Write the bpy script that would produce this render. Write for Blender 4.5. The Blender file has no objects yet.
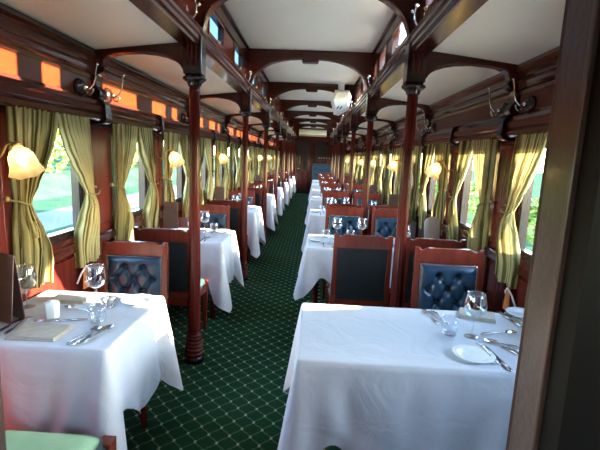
import bpy, math, random
from mathutils import Vector, Matrix
random.seed(7)
PI = math.pi
sc = bpy.context.scene
col = sc.collection

# ------------------------------------------------------------------ camera
cam_d = bpy.data.cameras.new('camera'); cam = bpy.data.objects.new('camera', cam_d); col.objects.link(cam)
cam_d.sensor_width = 36.0; cam_d.lens = 36.0 * 420.1 / 600.0; cam_d.clip_start = 0.02; cam_d.clip_end = 400
Rv = Vector((0.99853808, 0.03429794, 0.04177744)); Uv = Vector((-0.04672611, 0.15916962, 0.98614487)); Fv = Vector((-0.02717304, 0.9866553, -0.16053953))
cam.matrix_world = Matrix(((Rv.x, Uv.x, -Fv.x, 0.0992), (Rv.y, Uv.y, -Fv.y, 0.0), (Rv.z, Uv.z, -Fv.z, 1.5479), (0, 0, 0, 1)))
sc.camera = cam

# ------------------------------------------------------------------ world, sun, exposure
SUN_DIR = Vector((-1.0, -0.05, -0.262)).normalized()      # low evening sun from the right of the carriage
wd = bpy.data.worlds.new('world'); sc.world = wd; wd.use_nodes = True
wn = wd.node_tree; wn.nodes.clear()
wo = wn.nodes.new('ShaderNodeOutputWorld'); wb = wn.nodes.new('ShaderNodeBackground'); sky = wn.nodes.new('ShaderNodeTexSky')
sky.sky_type = 'NISHITA'; sky.sun_disc = False; sky.sun_elevation = math.radians(16); sky.sun_rotation = math.radians(90)
sky.air_density = 1.0; sky.dust_density = 0.4; sky.ozone_density = 1.6
wb.inputs['Strength'].default_value = 2.0
tint = wn.nodes.new('ShaderNodeMixRGB'); tint.blend_type = 'MULTIPLY'; tint.inputs[0].default_value = 1.0; tint.inputs[2].default_value = (.97, 1.0, 1.02, 1)
wn.links.new(sky.outputs['Color'], tint.inputs[1]); wn.links.new(tint.outputs[0], wb.inputs['Color']); wn.links.new(wb.outputs['Background'], wo.inputs['Surface'])
sun_d = bpy.data.lights.new('sun', 'SUN'); sun_d.energy = 36.0; sun_d.color = (1.0, 0.84, 0.62); sun_d.angle = math.radians(0.6)
sun = bpy.data.objects.new('sun', sun_d); col.objects.link(sun)
sun.rotation_euler = SUN_DIR.to_track_quat('-Z', 'Y').to_euler(); sun.location = (30, 0, 12)
vs = sc.view_settings; vs.view_transform = 'Standard'; vs.look = 'None'; vs.exposure = 1.6; vs.gamma = 1.0; vs.use_curve_mapping = False
cy = sc.cycles
cy.use_denoising = True
cy.max_bounces = 10; cy.diffuse_bounces = 6; cy.glossy_bounces = 4; cy.transmission_bounces = 6; cy.transparent_max_bounces = 24
cy.sample_clamp_indirect = 6.0; cy.caustics_reflective = False; cy.caustics_refractive = False

# ------------------------------------------------------------------ layout constants (metres)
P = 2.142; Y1 = 2.934                       # bay pitch, first column
NB = 8                                      # bays in view
COLY = [Y1 + P * i for i in range(7)]
YF, YE = 0.80, 18.0                         # near partition, far wall
BAYC = [1.863 + P * i for i in range(NB)]
CX = 0.735                                  # column offset
WALL = 1.42
ORD = ['first', 'second', 'third', 'fourth', 'fifth', 'sixth', 'seventh', 'eighth', 'ninth', 'tenth', 'eleventh', 'twelfth', 'thirteenth', 'fourteenth', 'fifteenth', 'sixteenth', 'seventeenth', 'eighteenth']

# ------------------------------------------------------------------ materials
def newmat(name):
    m = bpy.data.materials.new(name); m.use_nodes = True
    return m, m.node_tree, m.node_tree.nodes['Principled BSDF']
def setp(b, **k):
    for n, v in k.items():
        n = n.replace('_', ' ')
        if n in b.inputs: b.inputs[n].default_value = v
def plain(name, colr, rough=.5, metal=0., **k):
    m, t, b = newmat(name); setp(b, Base_Color=(*colr, 1), Roughness=rough, Metallic=metal, **k)
    return m
def noisy(name, c1, c2, scale=(6, 6, 6), rough=.4, bump=0., bscale=80., coat=0., detail=4., metal=0., **k):
    m, t, b = newmat(name); N = t.nodes
    tc = N.new('ShaderNodeTexCoord'); mp = N.new('ShaderNodeMapping'); mp.inputs['Scale'].default_value = scale
    nz = N.new('ShaderNodeTexNoise'); nz.inputs['Scale'].default_value = 1.; nz.inputs['Detail'].default_value = detail; nz.inputs['Distortion'].default_value = .6
    rp = N.new('ShaderNodeValToRGB'); rp.color_ramp.elements[0].position = .3; rp.color_ramp.elements[1].position = .72
    rp.color_ramp.elements[0].color = (*c1, 1); rp.color_ramp.elements[1].color = (*c2, 1)
    t.links.new(tc.outputs['Object'], mp.inputs['Vector']); t.links.new(mp.outputs['Vector'], nz.inputs['Vector'])
    t.links.new(nz.outputs['Fac'], rp.inputs['Fac']); t.links.new(rp.outputs['Color'], b.inputs['Base Color'])
    setp(b, Roughness=rough, Metallic=metal, Coat_Weight=coat, Coat_Roughness=.12, **k)
    if bump:
        n2 = N.new('ShaderNodeTexNoise'); n2.inputs['Scale'].default_value = bscale; bp = N.new('ShaderNodeBump'); bp.inputs['Strength'].default_value = bump; bp.inputs['Distance'].default_value = .01
        t.links.new(tc.outputs['Object'], n2.inputs['Vector']); t.links.new(n2.outputs['Fac'], bp.inputs['Height']); t.links.new(bp.outputs['Normal'], b.inputs['Normal'])
    return m
MT = {}
MT['wood_y'] = noisy('mahogany_lengthwise', (.048, .011, .008), (.064, .0145, .010), (30, 1.2, 30), .2, .008, 30, .0, Specular_IOR_Level=.38)
MT['wood_z'] = noisy('mahogany_upright', (.066, .0085, .0062), (.105, .0150, .010), (28, 28, 1.6), .18, .006, 30, .0, Specular_IOR_Level=.27)
MT['wood_x'] = noisy('mahogany_crosswise', (.042, .010, .007), (.075, .017, .011), (1.2, 30, 30), .2, .008, 30, .0, Specular_IOR_Level=.38)
MT['frieze'] = noisy('varnished_frieze', (.072, .0120, .0018), (.10, .0170, .0026), (20, 1.2, 20), .35, .01, 40, .0, Specular_IOR_Level=.15)
MT['wood_dark'] = noisy('dark_varnished_wood', (.012, .006, .005), (.028, .010, .008), (12, 12, 2), .22, .02, 50, .0)
MT['shaded_wood'] = noisy('shade_darkened_partition_wood', (.004, .003, .003), (.008, .005, .004), (12, 12, 2), .5, Specular_IOR_Level=.12)  # shade of the unlit vestibule side is put into this near-black colour
MT['jamb'] = noisy('worn_door_frame_wood', (.034, .017, .013), (.088, .05, .037), (14, 14, 1.2), .3, .15, 60, .4)
MT['chair_wood'] = noisy('chair_mahogany', (.115, .0155, .008), (.185, .028, .014), (20, 20, 3), .22, .02, 60, .0)
MT['cream'] = noisy('cream_ceiling_paint', (.82, .81, .70), (.86, .85, .74), (3, 3, 3), .42)
MT['leather'] = noisy('navy_tufted_leather', (.010, .030, .055), (.018, .048, .080), (9, 9, 9), .24, .06, 220, .0)
MT['leather_black'] = noisy('black_leather', (.010, .013, .014), (.018, .022, .023), (9, 9, 9), .38, .15, 220)
MT['leather_teal'] = noisy('teal_seat_leather', (.018, .046, .040), (.030, .066, .057), (9, 9, 9), .45, .12, 220)
MT['brass'] = plain('aged_brass', (.55, .36, .14), .3, 1.)
MT['chrome'] = plain('polished_chrome', (.75, .74, .72), .15, 1.)
MT['silver'] = plain('polished_cutlery_steel', (.62, .62, .63), .18, 1.)
MT['porcelain'] = plain('white_porcelain', (.82, .83, .82), .15)
MT['white_plastic'] = plain('white_plastic', (.78, .78, .74), .4)
MT['ac_plastic'] = plain('ivory_plastic', (.80, .77, .62), .4)
MT['slot'] = plain('dark_slot', (.015, .015, .015), .6)
MT['napkin'] = noisy('beige_napkin_linen', (.40, .35, .28), (.50, .45, .37), (40, 40, 40), .85, .1, 300)
MT['menu'] = noisy('brown_menu_leather', (.13, .075, .064), (.165, .10, .085), (20, 20, 20), .5, .1, 200)
MT['card'] = noisy('lilac_white_card', (.66, .62, .66), (.72, .69, .72), (20, 20, 20), .6)
MT['cord'] = noisy('gold_cord', (.16, .135, .045), (.26, .22, .085), (90, 90, 90), .8)
MT['strap'] = noisy('orange_leather_strap', (.45, .12, .03), (.6, .2, .05), (20, 20, 20), .5)
MT['grass'] = noisy('roadside_grass', (.020, .052, .032), (.048, .092, .046), (.7, .7, .7), .9, detail=6., Specular_IOR_Level=0.)
MT['road'] = noisy('grey_road', (.105, .112, .122), (.135, .142, .152), (.5, .5, .5), .8, Specular_IOR_Level=0.)
MT['leaf'] = noisy('bush_leaves', (.09, .17, .02), (.24, .34, .05), (1.5, 1.5, 1.5), .7)
MT['trunk'] = plain('bush_wood', (.08, .05, .03), .9)
MT['outer'] = plain('pale_bounce_roof_paint', (.6, .59, .56), .6)  # unseen outside roof, made pale to bounce sun onto the centre ceiling
MT['gravel'] = noisy('pale_bounce_gravel', (.70, .67, .60), (.80, .78, .71), (6, 6, 6), .9)  # bright gravel for the added strips that reflect light up to the ceilings

def cloth_mat():
    m, t, b = newmat('white_damask_cloth'); N = t.nodes
    setp(b, Base_Color=(.62, .635, .66, 1), Roughness=.8)
    tc = N.new('ShaderNodeTexCoord'); n1 = N.new('ShaderNodeTexNoise'); n1.inputs['Scale'].default_value = 5.; n1.inputs['Detail'].default_value = 3.; n1.inputs['Distortion'].default_value = 1.2
    n2 = N.new('ShaderNodeTexNoise'); n2.inputs['Scale'].default_value = 260.
    ad = N.new('ShaderNodeMath'); ad.operation = 'MULTIPLY_ADD'; ad.inputs[1].default_value = .03
    bp = N.new('ShaderNodeBump'); bp.inputs['Strength'].default_value = .35; bp.inputs['Distance'].default_value = .03
    t.links.new(tc.outputs['Object'], n1.inputs['Vector']); t.links.new(tc.outputs['Object'], n2.inputs['Vector'])
    t.links.new(n2.outputs['Fac'], ad.inputs[0]); t.links.new(n1.outputs['Fac'], ad.inputs[2])
    t.links.new(ad.outputs[0], bp.inputs['Height']); t.links.new(bp.outputs['Normal'], b.inputs['Normal'])
    return m
MT['cloth'] = cloth_mat()

def curtain_mat():
    m = bpy.data.materials.new('olive_striped_curtain'); m.use_nodes = True; t = m.node_tree; N = t.nodes; N.clear()
    out = N.new('ShaderNodeOutputMaterial'); uv = N.new('ShaderNodeUVMap'); uv.uv_map = 'UVMap'
    mp = N.new('ShaderNodeMapping'); mp.inputs['Scale'].default_value = (40, .7, 1)
    nz = N.new('ShaderNodeTexNoise'); nz.inputs['Scale'].default_value = 1.; nz.inputs['Detail'].default_value = 5.
    wv = N.new('ShaderNodeTexWave'); wv.inputs['Scale'].default_value = 7.; wv.inputs['Distortion'].default_value = 1.5; wv.inputs['Detail'].default_value = 2.
    mx = N.new('ShaderNodeMath'); mx.operation = 'MULTIPLY_ADD'; mx.inputs[1].default_value = .45
    rp = N.new('ShaderNodeValToRGB'); e = rp.color_ramp.elements
    e[0].position = .35; e[0].color = (.028, .022, .008, 1); e[1].position = .85; e[1].color = (.40, .345, .17, 1)
    c = e.new(.6); c.color = (.135, .108, .036, 1)
    df = N.new('ShaderNodeBsdfDiffuse'); tr = N.new('ShaderNodeBsdfTranslucent'); ms = N.new('ShaderNodeMixShader'); ms.inputs['Fac'].default_value = .15
    t.links.new(uv.outputs['UV'], mp.inputs['Vector']); t.links.new(mp.outputs['Vector'], nz.inputs['Vector']); t.links.new(uv.outputs['UV'], wv.inputs['Vector'])
    t.links.new(wv.outputs['Fac'], mx.inputs[0]); t.links.new(nz.outputs['Fac'], mx.inputs[2]); t.links.new(mx.outputs[0], rp.inputs['Fac'])
    for n in (df, tr): t.links.new(rp.outputs['Color'], n.inputs['Color'])
    t.links.new(df.outputs[0], ms.inputs[1]); t.links.new(tr.outputs[0], ms.inputs[2]); t.links.new(ms.outputs[0], out.inputs['Surface'])
    return m
MT['curtain'] = curtain_mat()

def thin_glass(name, tint, gl=.9, base=.04, fac=.5, blend=.3):
    m = bpy.data.materials.new(name); m.use_nodes = True; t = m.node_tree; N = t.nodes; N.clear()
    out = N.new('ShaderNodeOutputMaterial'); tp = N.new('ShaderNodeBsdfTransparent'); tp.inputs['Color'].default_value = (*tint, 1)
    gs = N.new('ShaderNodeBsdfGlossy'); gs.inputs['Roughness'].default_value = .03; gs.inputs['Color'].default_value = (gl, gl, gl, 1)
    lw = N.new('ShaderNodeLayerWeight'); lw.inputs['Blend'].default_value = blend
    ma = N.new('ShaderNodeMath'); ma.operation = 'MULTIPLY_ADD'; ma.inputs[1].default_value = fac; ma.inputs[2].default_value = base; ma.use_clamp = True
    ms = N.new('ShaderNodeMixShader')
    t.links.new(lw.outputs['Facing'], ma.inputs[0]); t.links.new(ma.outputs[0], ms.inputs['Fac'])
    t.links.new(tp.outputs[0], ms.inputs[1]); t.links.new(gs.outputs[0], ms.inputs[2]); t.links.new(ms.outputs[0], out.inputs['Surface'])
    return m
MT['pane'] = thin_glass('window_glass', (.97, .985, .98), .6, .02, .3, .12)
MT['pane_blue'] = thin_glass('blue_tinted_clerestory_glass', (.26, .33, .36), .6, .04, .3, .12)
MT['crystal'] = thin_glass('clear_crystal', (.93, .95, .97), 1., .06)

def shade_mat():
    m = bpy.data.materials.new('amber_tulip_glass'); m.use_nodes = True; t = m.node_tree; N = t.nodes; N.clear()
    out = N.new('ShaderNodeOutputMaterial'); tr = N.new('ShaderNodeBsdfTranslucent'); tr.inputs['Color'].default_value = (.95, .78, .45, 1)
    df = N.new('ShaderNodeBsdfPrincipled'); df.inputs['Base Color'].default_value = (.75, .62, .38, 1); df.inputs['Roughness'].default_value = .2
    m1 = N.new('ShaderNodeMixShader'); m1.inputs['Fac'].default_value = .6
    t.links.new(df.outputs[0], m1.inputs[1]); t.links.new(tr.outputs[0], m1.inputs[2])
    tp = N.new('ShaderNodeBsdfTransparent'); m2 = N.new('ShaderNodeMixShader'); m2.inputs['Fac'].default_value = .16
    t.links.new(m1.outputs[0], m2.inputs[1]); t.links.new(tp.outputs[0], m2.inputs[2]); t.links.new(m2.outputs[0], out.inputs['Surface'])
    return m
MT['shade'] = shade_mat()
def emis(name, c, s):
    m = bpy.data.materials.new(name); m.use_nodes = True; t = m.node_tree; N = t.nodes; N.clear()
    o = N.new('ShaderNodeOutputMaterial'); e = N.new('ShaderNodeEmission'); e.inputs['Color'].default_value = (*c, 1); e.inputs['Strength'].default_value = s
    t.links.new(e.outputs[0], o.inputs['Surface']); return m
MT['bulb'] = emis('warm_bulb', (1., .72, .36), 13.)

def carpet_mat():
    m, t, b = newmat('green_lattice_carpet'); N = t.nodes; L = t.links.new
    tc = N.new('ShaderNodeTexCoord'); sp = N.new('ShaderNodeSeparateXYZ'); L(tc.outputs['Object'], sp.inputs[0])
    def mth(op, a, b2=None, c=None):
        n = N.new('ShaderNodeMath'); n.operation = op
        for i, v in enumerate((a, b2, c)):
            if v is None: continue
            if isinstance(v, (int, float)): n.inputs[i].default_value = v
            else: L(v, n.inputs[i])
        return n.outputs[0]
    u = mth('DIVIDE', mth('ADD', sp.outputs['X'], .301), .116); v = mth('DIVIDE', mth('SUBTRACT', sp.outputs['Y'], 2.368), .131)
    wob = mth('MULTIPLY', mth('SINE', mth('MULTIPLY', u, 4 * PI)), .035)
    a = mth('ADD', mth('ADD', u, v), wob); d = mth('ADD', mth('SUBTRACT', u, v), wob)
    fa = mth('ABSOLUTE', mth('SUBTRACT', mth('FRACT', mth('ADD', a, 50.5)), .5)); fd = mth('ABSOLUTE', mth('SUBTRACT', mth('FRACT', mth('ADD', d, 50.5)), .5))
    line = mth('LESS_THAN', mth('MINIMUM', fa, fd), .045); dot = mth('LESS_THAN', mth('ADD', fa, fd), .17)
    nz = N.new('ShaderNodeTexNoise'); nz.inputs['Scale'].default_value = 220.; L(tc.outputs['Object'], nz.inputs['Vector'])
    nz2 = N.new('ShaderNodeTexNoise'); nz2.inputs['Scale'].default_value = 2.5; L(tc.outputs['Object'], nz2.inputs['Vector'])
    mx0 = N.new('ShaderNodeMixRGB'); mx0.inputs[1].default_value = (.010, .042, .022, 1); mx0.inputs[2].default_value = (.017, .062, .032, 1); L(nz2.outputs['Fac'], mx0.inputs[0])
    mx1 = N.new('ShaderNodeMixRGB'); mx1.inputs[2].default_value = (.10, .19, .125, 1); L(mth('MULTIPLY', line, mth('ADD', nz.outputs['Fac'], .1)), mx1.inputs[0]); L(mx0.outputs[0], mx1.inputs[1])
    mx2 = N.new('ShaderNodeMixRGB'); mx2.inputs[2].default_value = (.42, .46, .36, 1); L(mth('MULTIPLY', dot, mth('ADD', nz.outputs['Fac'], .25)), mx2.inputs[0]); L(mx1.outputs[0], mx2.inputs[1])
    L(mx2.outputs[0], b.inputs['Base Color']); setp(b, Roughness=.95, Specular_IOR_Level=0.)
    bp = N.new('ShaderNodeBump'); bp.inputs['Strength'].default_value = .5; bp.inputs['Distance'].default_value = .004; L(nz.outputs['Fac'], bp.inputs['Height']); L(bp.outputs['Normal'], b.inputs['Normal'])
    return m
MT['carpet'] = carpet_mat()

# ------------------------------------------------------------------ mesh helpers
class MB:
    def __init__(s): s.v = []; s.f = []; s.sm = []; s.uv = None
    def add(s, vs, fs, smooth=False):
        o = len(s.v); s.v += [tuple(p) for p in vs]; s.f += [tuple(i + o for i in f) for f in fs]; s.sm += [smooth] * len(fs); return s
    def box(s, x0, x1, y0, y1, z0, z1):
        x0, x1 = min(x0, x1), max(x0, x1)
        v = [(x0, y0, z0), (x1, y0, z0), (x1, y1, z0), (x0, y1, z0), (x0, y0, z1), (x1, y0, z1), (x1, y1, z1), (x0, y1, z1)]
        return s.add(v, [(0, 3, 2, 1), (4, 5, 6, 7), (0, 1, 5, 4), (1, 2, 6, 5), (2, 3, 7, 6), (3, 0, 4, 7)])
    def prism(s, pts, axis, a0, a1, smooth=False):
        """pts: 2-D outline (in the two other axes, in xyz order) extruded along axis from a0 to a1."""
        n = len(pts); k = 'xyz'.index(axis)
        def mk(p, a): q = list(p); q.insert(k, a); return tuple(q)
        v = [mk(p, a0) for p in pts] + [mk(p, a1) for p in pts]
        s.add(v, [tuple(range(n))[::-1], tuple(range(n, 2 * n))]); o = len(s.v) - 2 * n
        for i in range(n): s.f.append((o + i, o + (i + 1) % n, o + n + (i + 1) % n, o + n + i)); s.sm.append(smooth)
        return s
    def lathe(s, prof, seg=16, ctr=(0, 0, 0), smooth=True, mod=None, close=True):
        v = []; n = len(prof)
        for r, z in prof:
            for j in range(seg):
                a = 2 * PI * j / seg; rr = r if mod is None else mod(r, z, a)
                v.append((ctr[0] + rr * math.cos(a), ctr[1] + rr * math.sin(a), ctr[2] + z))
        f = [(i * seg + j, i * seg + (j + 1) % seg, (i + 1) * seg + (j + 1) % seg, (i + 1) * seg + j) for i in range(n - 1) for j in range(seg)]
        s.add(v, f, smooth)
        if close:
            o = len(s.v) - len(v); s.f.append(tuple(o + j for j in range(seg))[::-1]); s.f.append(tuple(o + (n - 1) * seg + j for j in range(seg))); s.sm += [False, False]
        return s
    def tube(s, path, r, seg=8, smooth=True):
        path = [Vector(p) for p in path]; n = len(path); rs = r if isinstance(r, (list, tuple)) else [r] * n; v = []
        up = None
        for i, p in enumerate(path):
            d = (path[min(i + 1, n - 1)] - path[max(i - 1, 0)]).normalized()
            if up is None:
                up = Vector((0, 0, 1)) if abs(d.z) < .9 else Vector((1, 0, 0))
            a = d.cross(up).normalized(); up = a.cross(d).normalized()
            for j in range(seg):
                t = 2 * PI * j / seg; v.append(p + (a * math.cos(t) + up * math.sin(t)) * rs[i])
        f = [(i * seg + j, i * seg + (j + 1) % seg, (i + 1) * seg + (j + 1) % seg, (i + 1) * seg + j) for i in range(n - 1) for j in range(seg)]
        s.add(v, f, smooth); o = len(s.v) - n * seg
        s.f.append(tuple(o + j for j in range(seg))[::-1]); s.f.append(tuple(o + (n - 1) * seg + j for j in range(seg))); s.sm += [False, False]
        return s
    def sphere(s, c, r, seg=12, rings=8, sc=(1, 1, 1)):
        prof = [(max(r * math.sin(PI * i / rings), 1e-4), -r * math.cos(PI * i / rings)) for i in range(rings + 1)]
        k = len(s.v); s.lathe(prof, seg, (0, 0, 0), True, None, False)
        s.v[k:] = [(c[0] + x * sc[0], c[1] + y * sc[1], c[2] + z * sc[2]) for x, y, z in s.v[k:]]
        return s
    def xf(s, m):
        s.v = [tuple(m @ Vector(p)) for p in s.v]; return s
    def mesh(s, name, mat):
        me = bpy.data.meshes.new(name); me.from_pydata(s.v, [], s.f)
        me.polygons.foreach_set('use_smooth', s.sm)
        if s.uv is not None:
            l = me.uv_layers.new(name='UVMap')
            for lp in me.loops: l.data[lp.index].uv = s.uv[lp.vertex_index]
        me.materials.append(MT[mat]); me.update(); return me
    def build(s, name, mat, parent=None, loc=None, bevel=0.):
        o = bpy.data.objects.new(name, s.mesh(name, mat)); col.objects.link(o)
        if parent: o.parent = parent
        if loc: o.location = loc
        if bevel:
            b = o.modifiers.new('bevel', 'BEVEL'); b.width = bevel; b.segments = 2; b.limit_method = 'ANGLE'; b.angle_limit = math.radians(40); b.harden_normals = False
        return o
def tag(o, label=None, cat=None, group=None, kind=None):
    for k, v in (('label', label), ('category', cat), ('group', group), ('kind', kind)):
        if v: o[k] = v
    return o
def struct(o, label=None): return tag(o, label, None, None, 'structure')
def empty(name, loc=(0, 0, 0), rz=0.):
    o = bpy.data.objects.new(name, None); col.objects.link(o); o.location = loc; o.rotation_euler = (0, 0, rz); o.empty_display_size = .1; return o
def kids(o): return [c for c in ALLKIDS.get(o.name, [])]
ALLKIDS = {}
def copy_tree(o, parent=None):
    c = o.copy(); col.objects.link(c); c.parent = parent
    for ch in list(o.children): copy_tree(ch, c)
    return c
class Proto:
    """Builds once; the first call to place() uses the original, later ones copy it."""
    def __init__(s, root): s.root = root; s.used = False
    def place(s, loc, rz=0., scale=None, label=None, cat=None, group=None):
        o = copy_tree(s.root) if s.used else s.root
        s.used = True
        o.location = loc; o.rotation_euler = (0, 0, rz)
        o.scale = scale or (1, 1, 1)
        return tag(o, label, cat, group)
def side_name(s): return 'left' if s < 0 else 'right'

# ------------------------------------------------------------------ setting: floor, walls, ceilings
struct(MB().box(-1.5, 1.5, -1.0, YE + .1, -.06, 0).build('floor', 'carpet'), 'dark green carpet with a pale diamond lattice')
WINC = [Y1 - .535 + 1.071 * (k - 1) for k in range(16)]         # window centres, k = 0 lies beside the near partition
WH = .335                                                       # half width of a window opening
Z0, Z1 = .98, 1.70                                              # window opening height
nwin = 0
frame_proto = {}
for s in (-1, 1):
    nm = side_name(s)
    w = struct(MB().box(s * WALL, s * 1.5, -1.0, YE + .1, -.06, Z0 - .03).build('wall_' + nm, 'wood_z'), 'mahogany carriage wall with window piers')
    MB().box(s * 1.44, s * 1.5, -1.0, YE + .1, Z1, 2.24).build('header', 'wood_y', w)
    edges = [-1.0] + [e for c in [-.35] + WINC for e in (c - WH, c + WH)] + [YE + .1]
    for a, b in zip(edges[0::2], edges[1::2]):
        pr = MB().box(s * WALL, s * 1.5, a, b, Z0 - .03, Z1).build('pier', 'wood_z', w)
        if .1 < b - a < .7:
            MB().box(s * 1.405, s * WALL, a + .07, b - .07, Z0 + .03, Z1 - .02).build('pier_panel', 'wood_z', pr, bevel=.008)
    # wainscot panels under the windows
    for c in WINC:
        MB().box(s * 1.402, s * WALL, c - .40, c + .40, .16, .86).build('wainscot_panel', 'wood_z', w, bevel=.01)
    struct(MB().box(s * 1.385, s * WALL, YF, YE, .885, .95).build('trim_' + ('1' if s < 0 else '2'), 'wood_y', bevel=.012), 'dado rail below the ' + nm + ' windows')
    struct(MB().box(s * 1.39, s * WALL, YF, YE, 0, .13).build('baseboard_' + nm, 'wood_y', bevel=.01), 'mahogany skirting along the ' + nm + ' wall')
    # windows
    fr = MB()
    for k, c in enumerate(WINC + [-.35]):  # last one is an unseen vestibule window, added to light the near cloths
        nwin += 1
        if k == 0:
            m = MB(); x0, x1 = s * 1.425, s * 1.475
            def ring(hw, zz0, zz1, t, xa, xb):
                v = []
                for x in (xa, xb):
                    for (hh, d) in ((hw, 0), (hw - t, t)):
                        v += [(x, -hh, zz0 + d), (x, hh, zz0 + d), (x, hh, zz1 - d), (x, -hh, zz1 - d)]
                f = []
                for i in range(4):
                    j = (i + 1) % 4
                    f += [(i, j, 4 + j, 4 + i), (8 + i, 12 + i, 12 + j, 8 + j), (i, 8 + i, 8 + j, j), (4 + i, 4 + j, 12 + j, 12 + i)]
                return v, f
            m.add(*ring(WH, Z0, Z1, .045, x0, x1)); fme = m.mesh('window_frame', 'wood_dark')
            pme = MB().box(s * 1.448, s * 1.452, -WH + .04, WH - .04, Z0 + .04, Z1 - .04).mesh('pane', 'pane')
            sme = MB().box(s * 1.395, s * 1.47, -WH - .02, WH + .02, Z0 - .03, Z0 + .004).mesh('window_sill', 'wood_y')
        o = bpy.data.objects.new('window_%d' % nwin, fme); col.objects.link(o); o.location = (0, c, 0); struct(o)
        for n2, me in (('pane', pme), ('window_sill', sme)):
            q = bpy.data.objects.new(n2, me); col.objects.link(q); q.parent = o
    # cornice: lower rail, frieze, crown
    prof = [(1.46, 1.728), (1.372, 1.728), (1.352, 1.74), (1.35, 1.765), (1.368, 1.775), (1.357, 1.79), (1.355, 1.825), (1.372, 1.838), (1.378, 1.862), (1.412, 1.874), (1.418, 1.89), (1.46, 1.89)]
    struct(MB().prism([(s * x, z) for x, z in (prof if s > 0 else prof[::-1])], 'y', YF, YE).build('trim_' + ('3' if s < 0 else '4'), 'wood_y'), 'moulded rail above the ' + nm + ' curtains')
    struct(MB().box(s * 1.428, s * 1.46, YF, YE, 1.885, 2.012).build('trim_' + ('5' if s < 0 else '6'), 'frieze'), 'glossy red-brown frieze above the ' + nm + ' windows')
    prof = [(1.46, 2.005), (1.418, 2.005), (1.412, 2.028), (1.398, 2.034), (1.402, 2.055), (1.402, 2.078), (1.386, 2.088), (1.392, 2.105), (1.392, 2.128), (1.37, 2.14), (1.365, 2.16), (1.383, 2.192), (1.46, 2.198)]
    struct(MB().prism([(s * x, z) for x, z in (prof if s > 0 else prof[::-1])], 'y', YF, YE).build('trim_' + ('7' if s < 0 else '8'), 'wood_y'), 'stepped crown moulding under the ' + nm + ' side ceiling')
    # side ceiling: one panel per bay on a carrier
    cl = struct(MB().prism([(s * .70, 2.33), (s * 1.5, 2.23), (s * 1.5, 2.27), (s * .70, 2.37)], 'y', -1.0, YE + .1).build('ceiling_' + nm, 'outer'), 'cream side ceiling on the ' + nm)
    ys = [YF - 1.8] + COLY + [YE]
    for a, b in zip(ys[:-1], ys[1:]):
        MB().prism([(s * .78, 2.262), (s * 1.45, 2.186), (s * 1.45, 2.235), (s * .78, 2.315)], 'y', a + .004, b - .004).build('ceiling_panel', 'cream', cl)
    # long beam under the clerestory
    prof = [(.668, 2.345), (.662, 2.33), (.672, 2.32), (.672, 2.30), (.684, 2.292), (.684, 2.268), (.70, 2.258), (.70, 2.238), (.80, 2.232), (.815, 2.245), (.815, 2.29), (.775, 2.36), (.70, 2.36)]
    struct(MB().prism([(s * x, z) for x, z in (prof if s > 0 else prof[::-1])], 'y', -1.0, YE).build('trim_' + ('9' if s < 0 else '10'), 'wood_y'), 'moulded mahogany beam below the ' + nm + ' clerestory')
    # clerestory wall with window openings
    cw = struct(MB().box(s * .715, s * .765, -1.0, YE + .1, 2.345, 2.392).build('wall_clerestory_' + nm, 'wood_y'), 'low clerestory wall on the ' + nm)
    MB().box(s * .708, s * .765, -1.0, YE + .1, 2.60, 2.77).build('clerestory_header', 'wood_y', cw)
    MB().box(s * .690, s * .712, -1.0, YE + .1, 2.715, 2.75).build('clerestory_moulding', 'wood_y', cw, bevel=.008)
    MB().box(s * .698, s * .714, -1.0, YE + .1, 2.598, 2.625).build('clerestory_moulding', 'wood_y', cw, bevel=.006)
    cc = []
    for i in range(-1, NB):
        for d, hw in ((.515, .31), (1.32, .20), (1.775, .11)) if s > 0 else ((.525, .262), (1.49, .262)):  # third, small right window per bay is added to shape the frieze sun patches
            y = Y1 - P + P * i + d
            if -1.0 < y - .33 and y + .33 < YE: cc.append((y, hw))
    edges = [-1.0] + [e for c, hw in cc for e in (c - hw, c + hw)] + [YE + .1]
    for a, b in zip(edges[0::2], edges[1::2]):
        st = MB().box(s * .712, s * .765, a, b, 2.392, 2.60).build('clerestory_stile', 'wood_y', cw)
    cms = {}
    for c, hw in cc:
        nwin += 1
        if hw not in cms:
            m = MB(); t, a, b = .028, 2.392, 2.60
            v = []
            for x in (s * .705, s * .75):
                for (hh, d) in ((hw, 0), (hw - t, t)): v += [(x, -hh, a + d), (x, hh, a + d), (x, hh, b - d), (x, -hh, b - d)]
            f = []
            for i in range(4):
                j = (i + 1) % 4; f += [(i, j, 4 + j, 4 + i), (8 + i, 12 + i, 12 + j, 8 + j), (i, 8 + i, 8 + j, j), (4 + i, 4 + j, 12 + j, 12 + i)]
            m.add(v, f); cm = m.mesh('clerestory_frame', 'wood_y'); cp = MB().box(s * .728, s * .731, -hw + .022, hw - .022, 2.415, 2.577).mesh('pane', 'pane' if s > 0 else 'pane_blue')
            kn = MB().lathe([(.002, 0), (.012, .004), (.014, .014), (.002, .022)], 8).mesh('latch', 'brass')
            cms[hw] = (cm, cp, kn)
        cm, cp, kn = cms[hw]
        o = bpy.data.objects.new('window_%d' % nwin, cm); col.objects.link(o); o.location = (0, c, 0); struct(o)
        q = bpy.data.objects.new('pane', cp); col.objects.link(q); q.parent = o
        q = bpy.data.objects.new('latch', kn); col.objects.link(q); q.parent = o; q.location = (s * .70, 0, 2.405); q.rotation_euler = (0, -s * PI / 2, 0)
# centre ceiling
cl = struct(MB().box(-.9, .9, -1.0, YE + .1, 2.775, 2.82).build('ceiling', 'outer'), 'cream raised centre ceiling')
ys = [YF - 1.8] + COLY + [YE]
for a, b in zip(ys[:-1], ys[1:]):
    MB().box(-.712, .712, a + .004, b - .004, 2.745, 2.775).build('ceiling_panel', 'cream', cl)

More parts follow.
